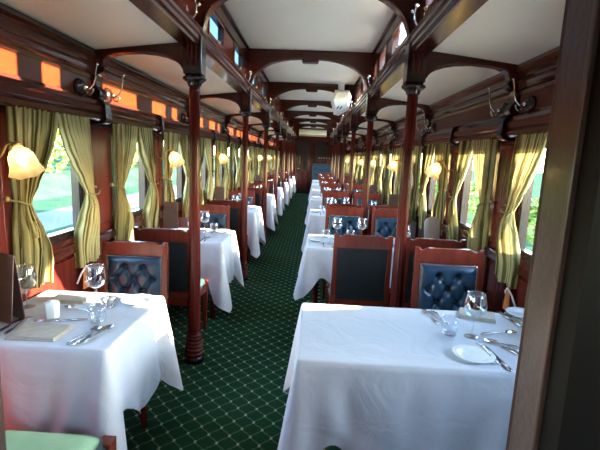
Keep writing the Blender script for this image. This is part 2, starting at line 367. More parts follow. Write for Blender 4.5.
# far end wall with its door
we = struct(MB().box(-1.5, 1.5, YE, YE + .1, -.06, 2.8).build('wall_end', 'wood_z'), 'mahogany panelled wall at the far end')
for x0, x1, z0, z1 in ((-1.35, -.84, .15, .95), (-1.35, -.84, 1.05, 1.95), (.02, .66, 1.3, 2.2), (.74, 1.34, 1.3, 2.1), (.02, .66, .15, 1.1), (.74, 1.34, .15, 1.1)):
    MB().box(x0, x1, YE - .015, YE, z0, z1).build('wall_panel', 'wood_dark' if z0 == 1.3 and x0 < .5 else 'wood_z', we, bevel=.01)
dr = struct(MB().box(-.70, -.12, YE - .05, YE, 0, 2.2).build('door_1', 'wood_dark', bevel=.01), 'dark panelled wooden door at the far end of the carriage')
for x0, x1 in ((-.63, -.44), (-.38, -.19)): MB().box(x0, x1, YE - .065, YE - .05, .2, .95).build('door_panel', 'wood_z', dr, bevel=.012)
MB().box(-.63, -.19, YE - .065, YE - .05, 1.1, 2.1).build('door_panel', 'wood_dark', dr, bevel=.012)
MB().tube([(-.60, YE - .05, 1.05), (-.60, YE - .1, 1.05), (-.52, YE - .1, 1.05)], .012).build('door_handle', 'brass', dr)
MB().box(-.53, -.50, YE - .08, YE - .06, 1.25, 1.55).build('push_plate', 'brass', dr)
for i, (x0, x1, z1) in enumerate(((-.80, -.71, 2.3), (-.11, -.02, 2.3))): struct(MB().box(x0, x1, YE - .06, YE, 0, z1).build('trim_%d' % (11 + i), 'wood_z', bevel=.01))
struct(MB().box(-.80, -.02, YE - .065, YE, 2.2, 2.32).build('trim_13', 'wood_x', bevel=.01))

# near partition with the doorway the camera looks through, vestibule behind it
wf = struct(MB().box(.535, 1.5, .66, .79, 0, 2.35).build('wall_front', 'shaded_wood'), 'dark partition beside the doorway')
MB().box(-1.5, -.55, .66, .79, 0, 2.35).build('partition_leaf', 'shaded_wood', wf)
MB().box(-1.5, 1.5, .66, .79, 2.06, 2.8).build('door_header', 'shaded_wood', wf)
struct(MB().prism([(.525, .806), (.529, .80), (.529, .725), (.525, .722), (.525, .712), (.56, .712), (.56, .806)][::-1], 'z', 0, 2.06).build('trim_14', 'jamb', bevel=.004), 'worn brown door jamb at the right edge of the photo')
struct(MB().box(-.58, -.54, .675, .806, 0, 2.06).build('trim_15', 'jamb', bevel=.006), 'door jamb at the lower left corner')
struct(MB().box(-1.5, 1.5, -1.1, -1.0, -.06, 2.8).build('wall_vestibule', 'card'), 'vestibule wall behind the camera')  # unseen wall, kept pale to throw light forward onto the cloths

# ------------------------------------------------------------------ columns, arches, brackets
def column_mesh():
    root = empty('column')
    MB().lathe([(.070, 0), (.071, .02), (.069, .045), (.060, .05)], 28).build('plinth', 'wood_dark', root)
    prof = [(.058, .05)]
    for k, (rr, zc) in enumerate(((.069, .066), (.067, .098), (.065, .128), (.062, .157), (.058, .184), (.054, .208))):
        prof += [(rr - .011, zc - .014), (rr - .003, zc - .010), (rr, zc), (rr - .003, zc + .010), (rr - .011, zc + .013)]
    prof += [(.047, .228), (.047, .245)]
    MB().lathe(prof, 28).build('base_moulding', 'wood_z', root)
    def flute(r, z, a):
        return r * (1 - .085 * abs(math.cos(6 * a)) ** 3) if .28 < z < 1.93 else r
    prof = [(.047, .242), (.047, .27), (.046, .30), (.044, .7), (.042, .98), (.041, 1.0), (.038, 1.2), (.0365, 1.7), (.036, 1.90), (.036, 1.95), (.037, 2.0)]
    MB().lathe(prof, 48, mod=flute).build('shaft', 'wood_z', root)
    MB().lathe([(.037, 1.985), (.045, 1.99), (.047, 2.005), (.060, 2.016), (.078, 2.03), (.080, 2.042), (.068, 2.05), (.062, 2.058)], 28).build('capital', 'wood_dark', root)
    im = MB().box(-.062, .062, -.062, .062, 2.058, 2.31).build('impost_block', 'wood_dark', root, bevel=.006)
    for dx in (-.028, 0, .028):
        MB().box(dx - .006, dx + .006, -.068, -.062, 2.11, 2.25).build('fluting', 'wood_z', im, bevel=.002)
    MB().box(-.074, .074, -.074, .074, 2.31, 2.345).build('impost_cap', 'wood_dark', root, bevel=.01)
    return root
colp = Proto(column_mesh())
for i, y in enumerate(COLY):
    for s in (-1, 1):
        colp.place((s * CX, y, 0), label='slender fluted mahogany column, %s from the camera on the %s of the aisle' % (ORD[i], side_name(s)), cat='column', group='carriage columns')

def centre_arch():
    root = empty('ceiling_arch')
    n = 40; bot = []; 
    for i in range(n + 1):
        x = -.68 + 1.36 * i / n; t = abs(x / .68)
        bot.append((x, 2.335 + (2.655 - 2.335) * max(0., 1 - t ** 2.6) ** .55))
    pts = [(-.70, 2.335)] + bot + [(.70, 2.335), (.715, 2.335), (.715, 2.746), (-.715, 2.746), (-.715, 2.335)]
    out = []
    for p in pts:
        if not out or (abs(out[-1][0] - p[0]) + abs(out[-1][1] - p[1])) > 1e-5: out.append(p)
    MB().prism(out, 'y', -.04, .04).build('arch_board', 'wood_x', root)
    bead = [(x, 0, z - .004) for x, z in bot]
    MB().tube([(x, -.042, z + .012) for x, _, z in bead], .008, 6).build('arch_bead', 'wood_x', root)
    k = MB().prism([(-.1, 2.632), (-.085, 2.615), (.085, 2.615), (.1, 2.632), (.1, 2.74), (-.1, 2.74)], 'y', -.06, .06).build('keystone', 'wood_x', root, bevel=.012)
    return root
ap = Proto(centre_arch())
for i, y in enumerate(COLY):
    ap.place((0, y, 0), label='mahogany arch across the raised centre ceiling, %s from the camera' % ORD[i], cat='arch', group='centre ceiling arches')

def side_arch(s):
    root = empty('side_arch')
    under = [(.79, 2.055), (.797, 2.075), (.815, 2.105), (.84, 2.13), (.88, 2.152), (.935, 2.170), (1.0, 2.182), (1.10, 2.189), (1.206, 2.182), (1.27, 2.172), (1.309, 2.158), (1.335, 2.135), (1.35, 2.10), (1.355, 2.07)]
    pts = under + [(1.425, 2.07), (1.425, 2.192), (.79, 2.268)]
    pts = [(s * x, z) for x, z in pts]
    if s < 0: pts = pts[::-1]
    MB().prism(pts, 'y', -.032, .032).build('arch_board', 'wood_x', root)
    MB().tube([(s * x, -.034, z + .010) for x, z in under[1:-1]], .007, 6).build('arch_bead', 'wood_x', root)
    MB().prism([(s * a, b) for a, b in ((.79, 2.262), (1.40, 2.190), (1.40, 2.178), (.79, 2.248))][::s], 'y', -.045, .045).build('top_fillet', 'wood_x', root)
    br = [(1.43, 2.09), (1.34, 2.09), (1.33, 2.07), (1.345, 2.05), (1.385, 2.03), (1.40, 2.0), (1.39, 1.96), (1.365, 1.93), (1.36, 1.90), (1.375, 1.88), (1.345, 1.86), (1.335, 1.84), (1.33, 1.78), (1.325, 1.75), (1.34, 1.722), (1.37, 1.71), (1.43, 1.71)]
    pts = [(s * x, z) for x, z in br]
    if s < 0: pts = pts[::-1]
    MB().prism(pts, 'y', -.04, .04).build('wall_bracket', 'wood_dark', root, bevel=.006)
    return root
for s in (-1, 1):
    sp = Proto(side_arch(s))
    for i, y in enumerate(COLY):
        sp.place((0, y, 0), label='curved mahogany ceiling bracket between the %s %s column and the wall' % (ORD[i], side_name(s)), cat='bracket', group='side ceiling brackets')
    br = [(1.40, 1.885), (1.352, 1.872), (1.342, 1.84), (1.336, 1.79), (1.33, 1.75), (1.345, 1.722), (1.37, 1.712), (1.42, 1.712), (1.42, 1.885)]
    pts = [(s * x, z) for x, z in br]
    if s < 0: pts = pts[::-1]
    o = MB().prism(pts, 'y', -.024, .024).build('rail_bracket', 'wood_dark', bevel=.005)
    sp = Proto(o)
    for i, y in enumerate(BAYC[1:]):
        sp.place((0, y, 0), label='small dark scroll bracket on the %s rail, %s from the camera' % (side_name(s), ORD[i]), cat='bracket', group='rail brackets above the curtains')

# coat hooks on the frieze
def coat_hook(s):
    root = empty('coat_hook'); d = -s
    MB().lathe([(.056, 0), (.057, .01), (.050, .02), (.044, .03), (.02, .036)], 20).xf(Matrix.Rotation(d * PI / 2, 4, 'Y')).build('wooden_rose', 'wood_dark', root)
    MB().lathe([(.018, .03), (.016, .05), (.008, .06)], 12).xf(Matrix.Rotation(d * PI / 2, 4, 'Y')).build('boss', 'chrome', root)
    up = [(.05, 0, -.01), (.075, 0, -.005), (.10, 0, .02), (.115, 0, .06), (.118, 0, .10), (.125, 0, .135), (.135, 0, .15)]
    MB().tube([(d * x, y, z) for x, y, z in up], [.007, .007, .006, .0055, .005, .0055, .007], 8).build('upper_hook', 'chrome', root)
    lo = [(.05, 0, -.01), (.06, 0, -.035), (.08, 0, -.04), (.094, 0, -.025), (.098, 0, -.005)]
    MB().tube([(d * x, y, z) for x, y, z in lo], [.006, .006, .0055, .005, .007], 8).build('lower_hook', 'chrome', root)
    return root
for s in (-1, 1):
    hp = Proto(coat_hook(s))
    for i, y in enumerate(COLY):
        for d, w in ((-.2, 'near'), (.17, 'far')):
            hp.place((s * 1.428, y + d, 1.925), label='chrome double coat hook on the %s frieze, %s side of the %s column' % (side_name(s), w, ORD[i]), cat='coat hook', group='coat hooks')

# chrome twin-arm fittings on the clerestory beam
def twin_fitting(s):
    root = empty('twin_arm_fitting'); d = -s
    MB().box(s * .0, s * -.012, -.02, .02, -.06, .05).build('back_plate', 'chrome', root, bevel=.004)
    MB().tube([(d * .01, 0, -.02), (d * .05, 0, -.03), (d * .07, 0, .0), (d * .07, 0, .06)], .006, 8).build('stem', 'chrome', root)
    for t in (-1, 1):
        a = MB().tube([(d * .07, 0, .05), (d * .075, t * .03, .06), (d * .075, t * .055, .07)], .0055, 8).build('arm', 'chrome', root)
        MB().sphere((d * .075, t * .058, .078), .013, 10, 6).build('knob', 'chrome', a)
    return root
for s in (-1, 1):
    fp = Proto(twin_fitting(s))
    for i, y in enumerate(COLY):
        fp.place((s * .712, y - .26, 2.372), 0., (.85, .85, .85), label='small chrome twin-arm fitting on the clerestory wall by the %s %s column' % (ORD[i], side_name(s)), cat='fitting', group='clerestory fittings')

# ------------------------------------------------------------------ curtains
def interp(tab, z):
    for (za, a), (zb, b) in zip(tab[:-1], tab[1:]):
        if zb <= z <= za:
            t = (za - z) / (za - zb); t = t * t * (3 - 2 * t) * .5 + t * .5
            return a + (b - a) * t
    return tab[-1][1]
U_IN = [(1.735, -.010), (1.65, -.035), (1.55, -.085), (1.45, -.15), (1.35, -.225), (1.255, -.285), (1.2, -.275), (1.1, -.215), (1.0, -.17), (.92, -.155), (.82, -.17)]
U_OUT = [(1.735, -.358), (1.45, -.36), (1.26, -.35), (1.15, -.37), (1.0, -.38), (.82, -.385)]
AMP = [(1.735, .019), (1.5, .028), (1.35, .022), (1.26, .012), (1.18, .024), (1.0, .034), (.82, .032)]
def curtain_mesh(s, d, var):
    """s wall side, d = -1 panel tied at the near jamb, +1 at the far jamb."""
    rnd = random.Random(var * 10 + s + d)
    nu, nz = 64, 34; m = MB(); uv = []
    ph = [rnd.uniform(0, 2 * PI) for _ in range(4)]; fq = rnd.choice((6.5, 7.2, 7.8))
    for j in range(nz + 1):
        z = 1.735 - (1.735 - .82) * j / nz
        a, b, am = interp(U_OUT, z), interp(U_IN, z), interp(AMP, z)
        for i in range(nu + 1):
            t = i / nu
            w = math.sin(2 * PI * fq * t + ph[0] + .5 * math.sin(3 * z + ph[1])) + .35 * math.sin(2 * PI * fq * 2.1 * t + ph[2])
            u = a + (b - a) * t + .006 * math.sin(2 * PI * fq * t + ph[3])
            zz = z if j < nz else z + .012 * math.sin(9 * t + ph[3]) - .03 * t
            wrap = .036 * max(0., 1 - t / .10) ** 1.5
            bulge = .03 * math.exp(-((z - 1.10) / .16) ** 2) * math.sin(PI * t)
            m.v.append((-s * (am * w * .8 * min(1., .25 + t * 5) + bulge - wrap), -d * u, zz)); uv.append((t * (1.0), z))
    m.f = [(j * (nu + 1) + i, j * (nu + 1) + i + 1, (j + 1) * (nu + 1) + i + 1, (j + 1) * (nu + 1) + i) for j in range(nz) for i in range(nu)]
    m.sm = [True] * len(m.f); m.uv = uv
    root = m.build('curtain', 'curtain')
    tb = []
    for k in range(13):
        t = k / 12; a = -.415 + .145 * t
        tb.append((-s * (.038 * math.sin(PI * min(1, t * 1.05)) + .004 - .03 * (t < .1)), -d * a, 1.285 - .03 * math.sin(PI * t * .8) - .012 * t))
    c = MB().tube(tb, .0055, 8).build('tieback', 'cord', root)
    MB().sphere((s * .02, -d * -.415, 1.285), .014, 10, 6).build('tieback_knob', 'brass', root)
    e = tb[-2]
    MB().lathe([(.003, .0), (.008, -.008), (.006, -.022), (.012, -.034), (.009, -.046), (.014, -.06), (.019, -.115), (.018, -.118)][::-1], 12, (e[0] - s * .025, e[1] + d * .02, e[2] - .06)).build('tassel', 'cord', c)
    MB().tube([e, (e[0] - s * .02, e[1] + d * .012, e[2] - .03), (e[0] - s * .025, e[1] + d * .02, e[2] - .062)], .004, 6).build('tassel_cord', 'cord', c)
    return root
for s in (-1, 1):
    for d in (-1, 1):
        pv = [Proto(curtain_mesh(s, -d, v)) for v in range(3)]
        for k, c in enumerate(WINC):
            which = 'near' if d < 0 else 'far'
            lab = 'olive striped curtain tied at the %s side of the %s window on the %s' % (which, ORD[k - 1], side_name(s)) if k else ('olive striped curtain beside the tall brown menu, cut off by the left photo edge' if s < 0 and d > 0 else 'olive striped curtain at the %s side of the %s window, out of view beside the near partition' % (which, side_name(s)))  # unseen ones by the near partition are added to hold back sky light
            pv[(k * 2 + d) % 3].place((s * 1.365, c, 0), label=lab, cat='curtain', group='window curtains')

# ------------------------------------------------------------------ wall lamps
def sconce(s):
    root = empty('wall_lamp'); d = -s
    MB().lathe([(.045, 0), (.044, .008), (.03, .014), (.012, .02)], 16).xf(Matrix.Rotation(d * PI / 2, 4, 'Y')).build('wall_plate', 'brass', root)
    arm = [(.015, 0, 0), (.05, 0, -.015), (.08, 0, .02), (.10, 0, .06), (.125, 0, .075), (.15, 0, .055)]
    MB().tube([(d * x, y, z) for x, y, z in arm], .0065, 8).build('arm', 'brass', root)
    # tulip shade hangs tilted towards the aisle
    T = Matrix.Translation((d * .155, 0, .05)) @ Matrix.Rotation(d * -.5, 4, 'Y') @ Matrix.Rotation(-.25, 4, 'X') @ Matrix.Scale(.92, 4)
    def ruf(r, z, a): return r * (1 + (.075 * math.cos(7 * a) if z < -.10 else .03 * math.cos(7 * a) if z < -.07 else 0))
    pr_ = [(.022, .0), (.028, -.012), (.046, -.028), (.058, -.05), (.062, -.075), (.064, -.098), (.070, -.122), (.078, -.138)]
    MB().lathe(pr_, 42, mod=ruf, close=False).xf(T).build('shade', 'shade', root)
    MB().lathe([(.024, .004), (.024, .022), (.010, .03)], 14).xf(T).build('shade_holder', 'brass', root)
    MB().sphere((0, 0, -.07), .026, 14, 10, (1, 1, 1.25)).xf(T).build('bulb', 'bulb', root)
    return root
for s in (-1, 1):
    lp = Proto(sconce(s))
    for i, y in enumerate(BAYC[:7]):
        if s > 0 and i == 0: continue
        n = i if s < 0 else i - 1
        lp.place((s * 1.425, y + .06, 1.485), label='lit tulip glass wall lamp, %s from the camera on the %s wall' % (ORD[n], side_name(s)), cat='wall lamp', group='tulip wall lamps')

# ------------------------------------------------------------------ chairs
def tuft_panel():
    bt = []
    for r, z in enumerate((.795, .705, .615, .525)):
        xs = (-.062, .062) if r % 2 == 0 else (-.124, 0, .124)
        bt += [(x, z) for x in xs]
    segs = []
    for i, p in enumerate(bt):
        for q in bt[i + 1:]:
            if abs(abs(p[0] - q[0]) - .062) < .01 and abs(abs(p[1] - q[1]) - .09) < .01: segs.append((p, q))
    pass
    x0, x1, z0, z1 = -.184, .184, .475, .872
    nx, nz = 40, 44; m = MB()
    def sd(p, a, b):
        ax, az = a; bx, bz = b; dx, dz = bx - ax, bz - az
        t = max(0, min(1, ((p[0] - ax) * dx + (p[1] - az) * dz) / (dx * dx + dz * dz)))
        return math.hypot(p[0] - ax - t * dx, p[1] - az - t * dz)
    for j in range(nz + 1):
        for i in range(nx + 1):
            x = x0 + (x1 - x0) * i / nx; z = z0 + (z1 - z0) * j / nz
            e = min(x - x0, x1 - x, z - z0, z1 - z)
            h = .042 * (1 - math.exp(-e / .02))
            ds = min(sd((x, z), *g) for g in segs); db = min(math.hypot(x - b[0], z - b[1]) for b in bt)
            h -= .018 * math.exp(-(ds / .012) ** 2) * (1 - math.exp(-e / .02)) + .034 * math.exp(-(db / .021) ** 2) * (1 - math.exp(-e / .02))
            m.v.append((x, h, z))
    m.f = [(j * (nx + 1) + i, j * (nx + 1) + i + 1, (j + 1) * (nx + 1) + i + 1, (j + 1) * (nx + 1) + i)[::-1] for j in range(nz) for i in range(nx)]
    m.sm = [True] * len(m.f)
    return m, bt
def dining_chair():
    """Sitter faces +Y; rear face of the back at y = -0.27."""
    root = empty('dining_chair')
    W = .22
    def yb(z): return -.245 - .035 * max(0, (z - .46)) / .5
    for s in (-1, 1):
        x = s * (W - .018)
        path = [(x, -.275, 0), (x, -.25, .25), (x, -.235, .46), (x, yb(.7), .7), (x, yb(.97), .975)]
        m = MB()
        for (a, b) in zip(path[:-1], path[1:]): pass
        pts = []
        for (px, py, pz), hw in zip(path, (.018, .019, .02, .0175, .0165)): pts.append((px, py, pz, hw))
        vv = []
        for px, py, pz, hw in pts: vv += [(px - hw, py - hw, pz), (px + hw, py - hw, pz), (px + hw, py + hw, pz), (px - hw, py + hw, pz)]
        ff = [(0, 3, 2, 1)] + [(4 * i + j, 4 * i + (j + 1) % 4, 4 * i + 4 + (j + 1) % 4, 4 * i + 4 + j) for i in range(4) for j in range(4)] + [(16, 17, 18, 19)]
        MB().add(vv, ff).build('leg', 'chair_wood', root, bevel=.005)
        x = s * (W - .008); vv = []
        for z, hw in ((0, .014), (.2, .018), (.36, .023), (.452, .024)): vv += [(x - hw, .155 - hw, z), (x + hw, .155 - hw, z), (x + hw, .155 + hw, z), (x - hw, .155 + hw, z)]
        ff = [(0, 3, 2, 1)] + [(4 * i + j, 4 * i + (j + 1) % 4, 4 * i + 4 + (j + 1) % 4, 4 * i + 4 + j) for i in range(3) for j in range(4)] + [(12, 13, 14, 15)]
        MB().add(vv, ff).build('leg', 'chair_wood', root, bevel=.004)
        MB().prism([(s * (W - .042), -.23), (s * (W - .005), -.23), (s * (W + .012), .165), (s * (W - .025), .165)][::s], 'z', .36, .43).build('side_rail', 'chair_wood', root, bevel=.006)
    MB().box(-.20, .20, .14, .175, .36, .43).build('front_rail', 'chair_wood', root, bevel=.006)
    MB().box(-.18, .18, -.255, -.215, .36, .43).build('rear_rail', 'chair_wood', root, bevel=.006)
    # seat cushion
    m = MB(); n = 20
    for j in range(n + 1):
        for i in range(n + 1):
            x = -1 + 2 * i / n; y = -1 + 2 * j / n
            e = (1 - x ** 8) * (1 - y ** 8)
            cut = .03 * max(0, y) ** 6 * abs(x) ** 6
            m.v.append(((.215 + .02 * y) * x * (1 - .14 * max(0, y) ** 6), -.025 + .198 * y, .43 + .052 * max(0, e) ** .45))
    m.f = [(j * (n + 1) + i, j * (n + 1) + i + 1, (j + 1) * (n + 1) + i + 1, (j + 1) * (n + 1) + i) for j in range(n) for i in range(n)]; m.sm = [True] * len(m.f)
    seat = m.build('seat', 'leather_teal', root)
    path = [(-.195, -.22, .434), (-.222, .12, .434), (-.195, .172, .434), (.195, .172, .434), (.222, .12, .434), (.195, -.22, .434)]
    MB().tube(path, .005, 6).build('piping', 'leather_teal', seat)
    # top rail: shallow raised curve between stepped shoulders
    top = []
    for i in range(25):
        x = -.20 + .40 * i / 24; t = abs(x) / .20
        top.append((x, .972 if t < .7 else .972 - .016 * math.sin(PI * (t - .7) / .3)))
    pts = [(-.20, .872), (.20, .872)] + top[::-1]
    yr = yb(.92)
    MB().prism(pts, 'y', yr - .017, yr + .018).build('top_rail', 'chair_wood', root, bevel=.005)
    MB().box(-.19, .19, yb(.45) - .012, yb(.45) + .014, .44, .485).build('lower_rail', 'chair_wood', root, bevel=.005)
    # leather, front tufted and back smooth, following the rake
    sh = Matrix(((1, 0, 0, 0), (0, 1, -.07, -.245 + .07 * .46 + .002), (0, 0, 1, 0), (0, 0, 0, 1)))
    tm, bt = tuft_panel(); tm.xf(sh)
    tp = tm.build('tufted_panel', 'leather', root)
    for (x, z) in bt:
        p = sh @ Vector((x, .004, z)); MB().sphere(tuple(p), .008, 8, 5, (1, .6, 1)).build('button', 'leather', tp)
    MB().box(-.188, .188, -.014, .003, .472, .876).xf(sh).build('back_panel', 'leather_black', root, bevel=.004)
    nl = MB()
    for i in range(28):
        x = -.178 + .356 * i / 27
        for z in (.866,): nl.add([(x - .004, .016, z - .004), (x + .004, .016, z - .004), (x + .004, .016, z + .004), (x - .004, .016, z + .004), (x, .021, z)], [(0, 1, 4), (1, 2, 4), (2, 3, 4), (3, 0, 4)])
    for i in range(32):
        z = .48 + .38 * i / 31
        for x in (-.178, .178): nl.add([(x - .004, .016, z - .004), (x + .004, .016, z - .004), (x + .004, .016, z + .004), (x - .004, .016, z + .004), (x, .021, z)], [(0, 1, 4), (1, 2, 4), (2, 3, 4), (3, 0, 4)])
    tag(nl.xf(sh).build('nail_heads', 'chrome', root), kind='stuff')
    return root
chp = Proto(dining_chair())
LX, RXA, RXW = -1.075, .49, 1.02
def chair(x, y, away, scale, label, grp): chp.place((x, y, 0), 0 if away else PI, scale, label, 'chair', grp)
G = 'tufted leather dining chairs'
for i, c in enumerate(BAYC):
    n = ORD[i]
    if i == 0:
        chair(-.865, c - .645, True, (1.08, 1.25, 1.02), 'teal leather chair seat cut off at the bottom left corner of the photo', G)
        chair(LX - .025, c + .64, False, (1.04, 1, .955), 'tufted navy leather chair in low sun behind the first left table', G)
        chair(RXW - .005, c + .60, False, (1.03, 1, 1.02), 'tufted navy leather chair facing the camera behind the first right table', G)
        continue
    if i < 7:
        chair(LX + .06 + random.uniform(-.01, .02), c - .65, True, (1, 1, 1), 'dining chair seen from behind at the near side of the %s left table' % n, G)
        chair(LX + random.uniform(-.02, .02), c + .61, False, (1, 1, .97), 'tufted navy dining chair facing the camera beyond the %s left table' % n, G)
    if i < 7:
        chair(RXA, c - .65, True, (1, 1, 1.02), 'aisle dining chair seen from behind at the %s right table' % n, G)
        chair(RXW, c - .65, True, (1, 1, 1.02), 'window-side dining chair seen from behind at the %s right table' % n, G)
        chair(RXA - .01, c + .61, False, (1, 1, 1.02), 'tufted aisle dining chair facing the camera beyond the %s right table' % n, G)
        chair(RXW, c + .61, False, (1, 1, 1.02), 'tufted window-side dining chair facing the camera beyond the %s right table' % n, G)

# ------------------------------------------------------------------ tables and cloths
TZ = .75
def dining_table(x0, x1, hy):
    root = empty('dining_table')
    MB().box(x0 + .015, x1 - .015, -hy + .015, hy - .015, .705, .735).build('table_top', 'chair_wood', root, bevel=.006)
    MB().box(x0 + .06, x1 - .06, -hy + .06, hy - .06, .63, .705).build('apron', 'chair_wood', root)
    for x in (x0 + .09, x1 - .09):
        for y in (-hy + .09, hy - .09):
            MB().lathe([(.016, 0), (.018, .03), (.022, .06), (.016, .10), (.024, .3), (.03, .5), (.022, .54), (.03, .56), (.03, .66)], 12, (x, y, 0)).build('leg', 'chair_wood', root)
    return root
def tablecloth(x0, x1, hy, wall, seed, drop=.42):
    """Cloth over a table; wall = -1/+1 side that touches the carriage wall."""
    rnd = random.Random(seed); m = MB(); per = []
    r = .018; cs = [(x1 - r, -hy + r, -PI / 2), (x1 - r, hy - r, 0), (x0 + r, hy - r, PI / 2), (x0 + r, -hy + r, PI)]
    cor = []
    for k in range(4):
        cx, cy_, a0 = cs[k]
        for j in range(7):
            a = a0 + PI / 2 * j / 6; per.append((cx + r * math.cos(a), cy_ + r * math.sin(a), math.cos(a), math.sin(a), abs(j - 3) / 3 * .045))
        nx_, ny_, b0 = cs[(k + 1) % 4]
        p = per[-1]; q = (nx_ + r * math.cos(b0), ny_ + r * math.sin(b0)); L = math.hypot(q[0] - p[0], q[1] - p[1]); nn = max(8, int(L / .022))
        for j in range(1, nn):
            t = j / nn; per.append((p[0] + (q[0] - p[0]) * t, p[1] + (q[1] - p[1]) * t, p[2], p[3], .045 + min(t, 1 - t) * L))
    n = len(per); ph = [rnd.uniform(0, 2 * PI) for _ in range(8)]
    rings = [(-.012, 0.0, 0), (-.004, -.001, 0), (0, -.006, 0)]
    NT = 16
    for off, dz, _ in rings:
        for (x, y, nx_, ny_, d) in per: m.v.append((x + nx_ * off, y + ny_ * off, TZ + dz))
    s_acc = 0; S = []
    for i in range(n):
        S.append(s_acc); a, b = per[i], per[(i + 1) % n]; s_acc += math.hypot(a[0] - b[0], a[1] - b[1])
    for k in range(1, NT + 1):
        t = k / NT
        for i, (x, y, nx_, ny_, d) in enumerate(per):
            cw = math.exp(-(d / .10) ** 2); s_ = S[i]
            atwall = (wall < 0 and x < x0 + .03) or (wall > 0 and x > x1 - .03)
            dr = drop * (1 + .50 * max(0., 1 - d / .15) - .22 * math.exp(-((d - .18) / .07) ** 2)) + .012 * math.sin(5 * s_ + ph[6])
            fold = math.sin(2 * PI * s_ / .23 + ph[0]) * .010 + math.sin(2 * PI * s_ / .135 + ph[1]) * .005 + math.sin(2 * PI * s_ / .41 + ph[2]) * .008
            valley = -.022 * math.exp(-((d - .13) / .05) ** 2) + .013 * math.sin(2 * PI * (d - .30 * t) / .24 + ph[4]) * (1 - math.exp(-(d / .12) ** 2)) * math.exp(-(d / .6) ** 2)
            off = t * .02 + t ** .9 * (.085 * cw + valley * t) + 1.3 * fold * t * (1 - .6 * cw)
            tw = .03 * cw * t * math.sin(ph[3] + i * .3)
            if atwall: off = min(off, .02) * .5
            px, py = x + nx_ * off, y + ny_ * off
            if wall < 0: px = max(px, x0 - .02)
            if wall > 0: px = min(px, x1 + .02)
            m.v.append((px - ny_ * tw, py + nx_ * tw, TZ - .006 - dr * t * (1 - .05 * cw)))
    R_ = NT + len(rings)
    m.f = [tuple(range(n))]; m.sm = [False]
    for k in range(R_ - 1):
        for i in range(n):
            j = (i + 1) % n; m.f.append((k * n + i, (k + 1) * n + i, (k + 1) * n + j, k * n + j)); m.sm.append(True)
    return m.build('tablecloth', 'cloth')
HY = .335
tl = Proto(dining_table(-1.365, -.705, HY)); tr = Proto(dining_table(.075, 1.365, HY))
cl_l = [Proto(tablecloth(-1.37, -.70, HY, -1, 3 + k, .44)) for k in range(2)]; cl_r = [Proto(tablecloth(.065, 1.37, HY, 1, 13 + k, .43 - .05 * k)) for k in range(3)]
for i, c in enumerate(BAYC):
    if i < 8:
        tl.place((0, c + .03 * (i == 0), 0), label='small dining table under white cloth, %s from the camera by the left wall' % ORD[i], cat='table', group='left row of tables')
        cl_l[i % 2].place((0, c + .03 * (i == 0), 0), label='white tablecloth hanging over the %s table of the left row' % ORD[i], cat='tablecloth', group='left tablecloths')
    if i < 7:
        tr.place((0, c + .035 * (i == 0), 0), label='long dining table under white cloth, %s from the camera by the right wall' % ORD[i], cat='table', group='right row of tables')
        cl_r[0 if i == 0 else 1 + i % 2].place((0, c + .035 * (i == 0), 0), label='white tablecloth hanging over the %s table of the right row' % ORD[i], cat='tablecloth', group='right tablecloths')

# ------------------------------------------------------------------ tableware
def wine_parts():
    root = empty('wine_glass')
    bowl = [(.004, .094), (.018, .097), (.036, .107), (.047, .124), (.051, .145), (.049, .17), (.043, .198), (.040, .212)]
    inner = [(r - .0016, z + .0006) for r, z in bowl[::-1][:-1]] + [(.002, .099)]
    MB().lathe(bowl + inner, 24, close=False).build('bowl', 'crystal', root)
    MB().lathe([(.0035, .006), (.0035, .06), (.005, .09), (.006, .096)], 10).build('stem', 'crystal', root)
    MB().lathe([(.036, .0005), (.036, .003), (.02, .005), (.004, .010)], 24).build('foot', 'crystal', root)
    return root
def wine_single():
    pr_ = [(.036, .0005), (.036, .003), (.012, .006), (.004, .012), (.0035, .06), (.006, .095), (.036, .107), (.047, .124), (.051, .145), (.049, .17), (.040, .212)]
    return MB().lathe(pr_, 14, close=False).build('wine_glass', 'crystal')
def tumbler():
    pr_ = [(.001, .001), (.031, .001), (.036, .008), (.041, .035), (.041, .06), (.038, .085), (.0365, .085), (.0395, .06), (.039, .035), (.033, .014), (.001, .012)]
    return MB().lathe(pr_, 20, close=False).build('tumbler', 'crystal')
def plate():
    root = empty('side_plate')
    MB().lathe([(.038, .001), (.042, .0), (.05, .003), (.066, .012), (.084, .016), (.086, .018), (.083, .0185), (.064, .0145)], 40, close=False).build('rim', 'porcelain', root)
    MB().lathe([(.0005, .004), (.04, .004), (.052, .007), (.064, .0145)], 40, close=False).build('well', 'porcelain', root)
    return root
def strip(pts, zf, th=.0025):
    """flat outline [(y, halfwidth)] along +Y as a thin bar, height zf(y)."""
    m = MB(); v = []
    for y, h in pts: z = zf(y); v += [(-h, y, z), (h, y, z), (h, y, z + th), (-h, y, z + th)]
    n = len(pts)
    m.add(v, [(0, 1, 2, 3)] + [(4 * i + j, 4 * i + 4 + j, 4 * i + 4 + (j + 1) % 4, 4 * i + (j + 1) % 4) for i in range(n - 1) for j in range(4)] + [(4 * n - 1, 4 * n - 2, 4 * n - 3, 4 * n - 4)], True)
    return m
def fork():
    root = empty('fork'); zf = lambda y: .001 + .008 * max(0, math.sin((y + .02) / .12 * PI)) if y < .1 else .001 + .008 * max(0, math.sin((y - .1) / .1 * PI)) * .6
    strip([(-.1, .004), (-.09, .008), (-.07, .0085), (-.03, .004), (.02, .003), (.035, .006), (.045, .011), (.058, .0115)], zf).build('handle', 'silver', root)
    for x in (-.0095, -.0032, .0032, .0095):
        strip([(.056, .002), (.08, .0019), (.1, .0008)], zf).xf(Matrix.Translation((x, 0, 0))).build('tine', 'silver', root)
    return root
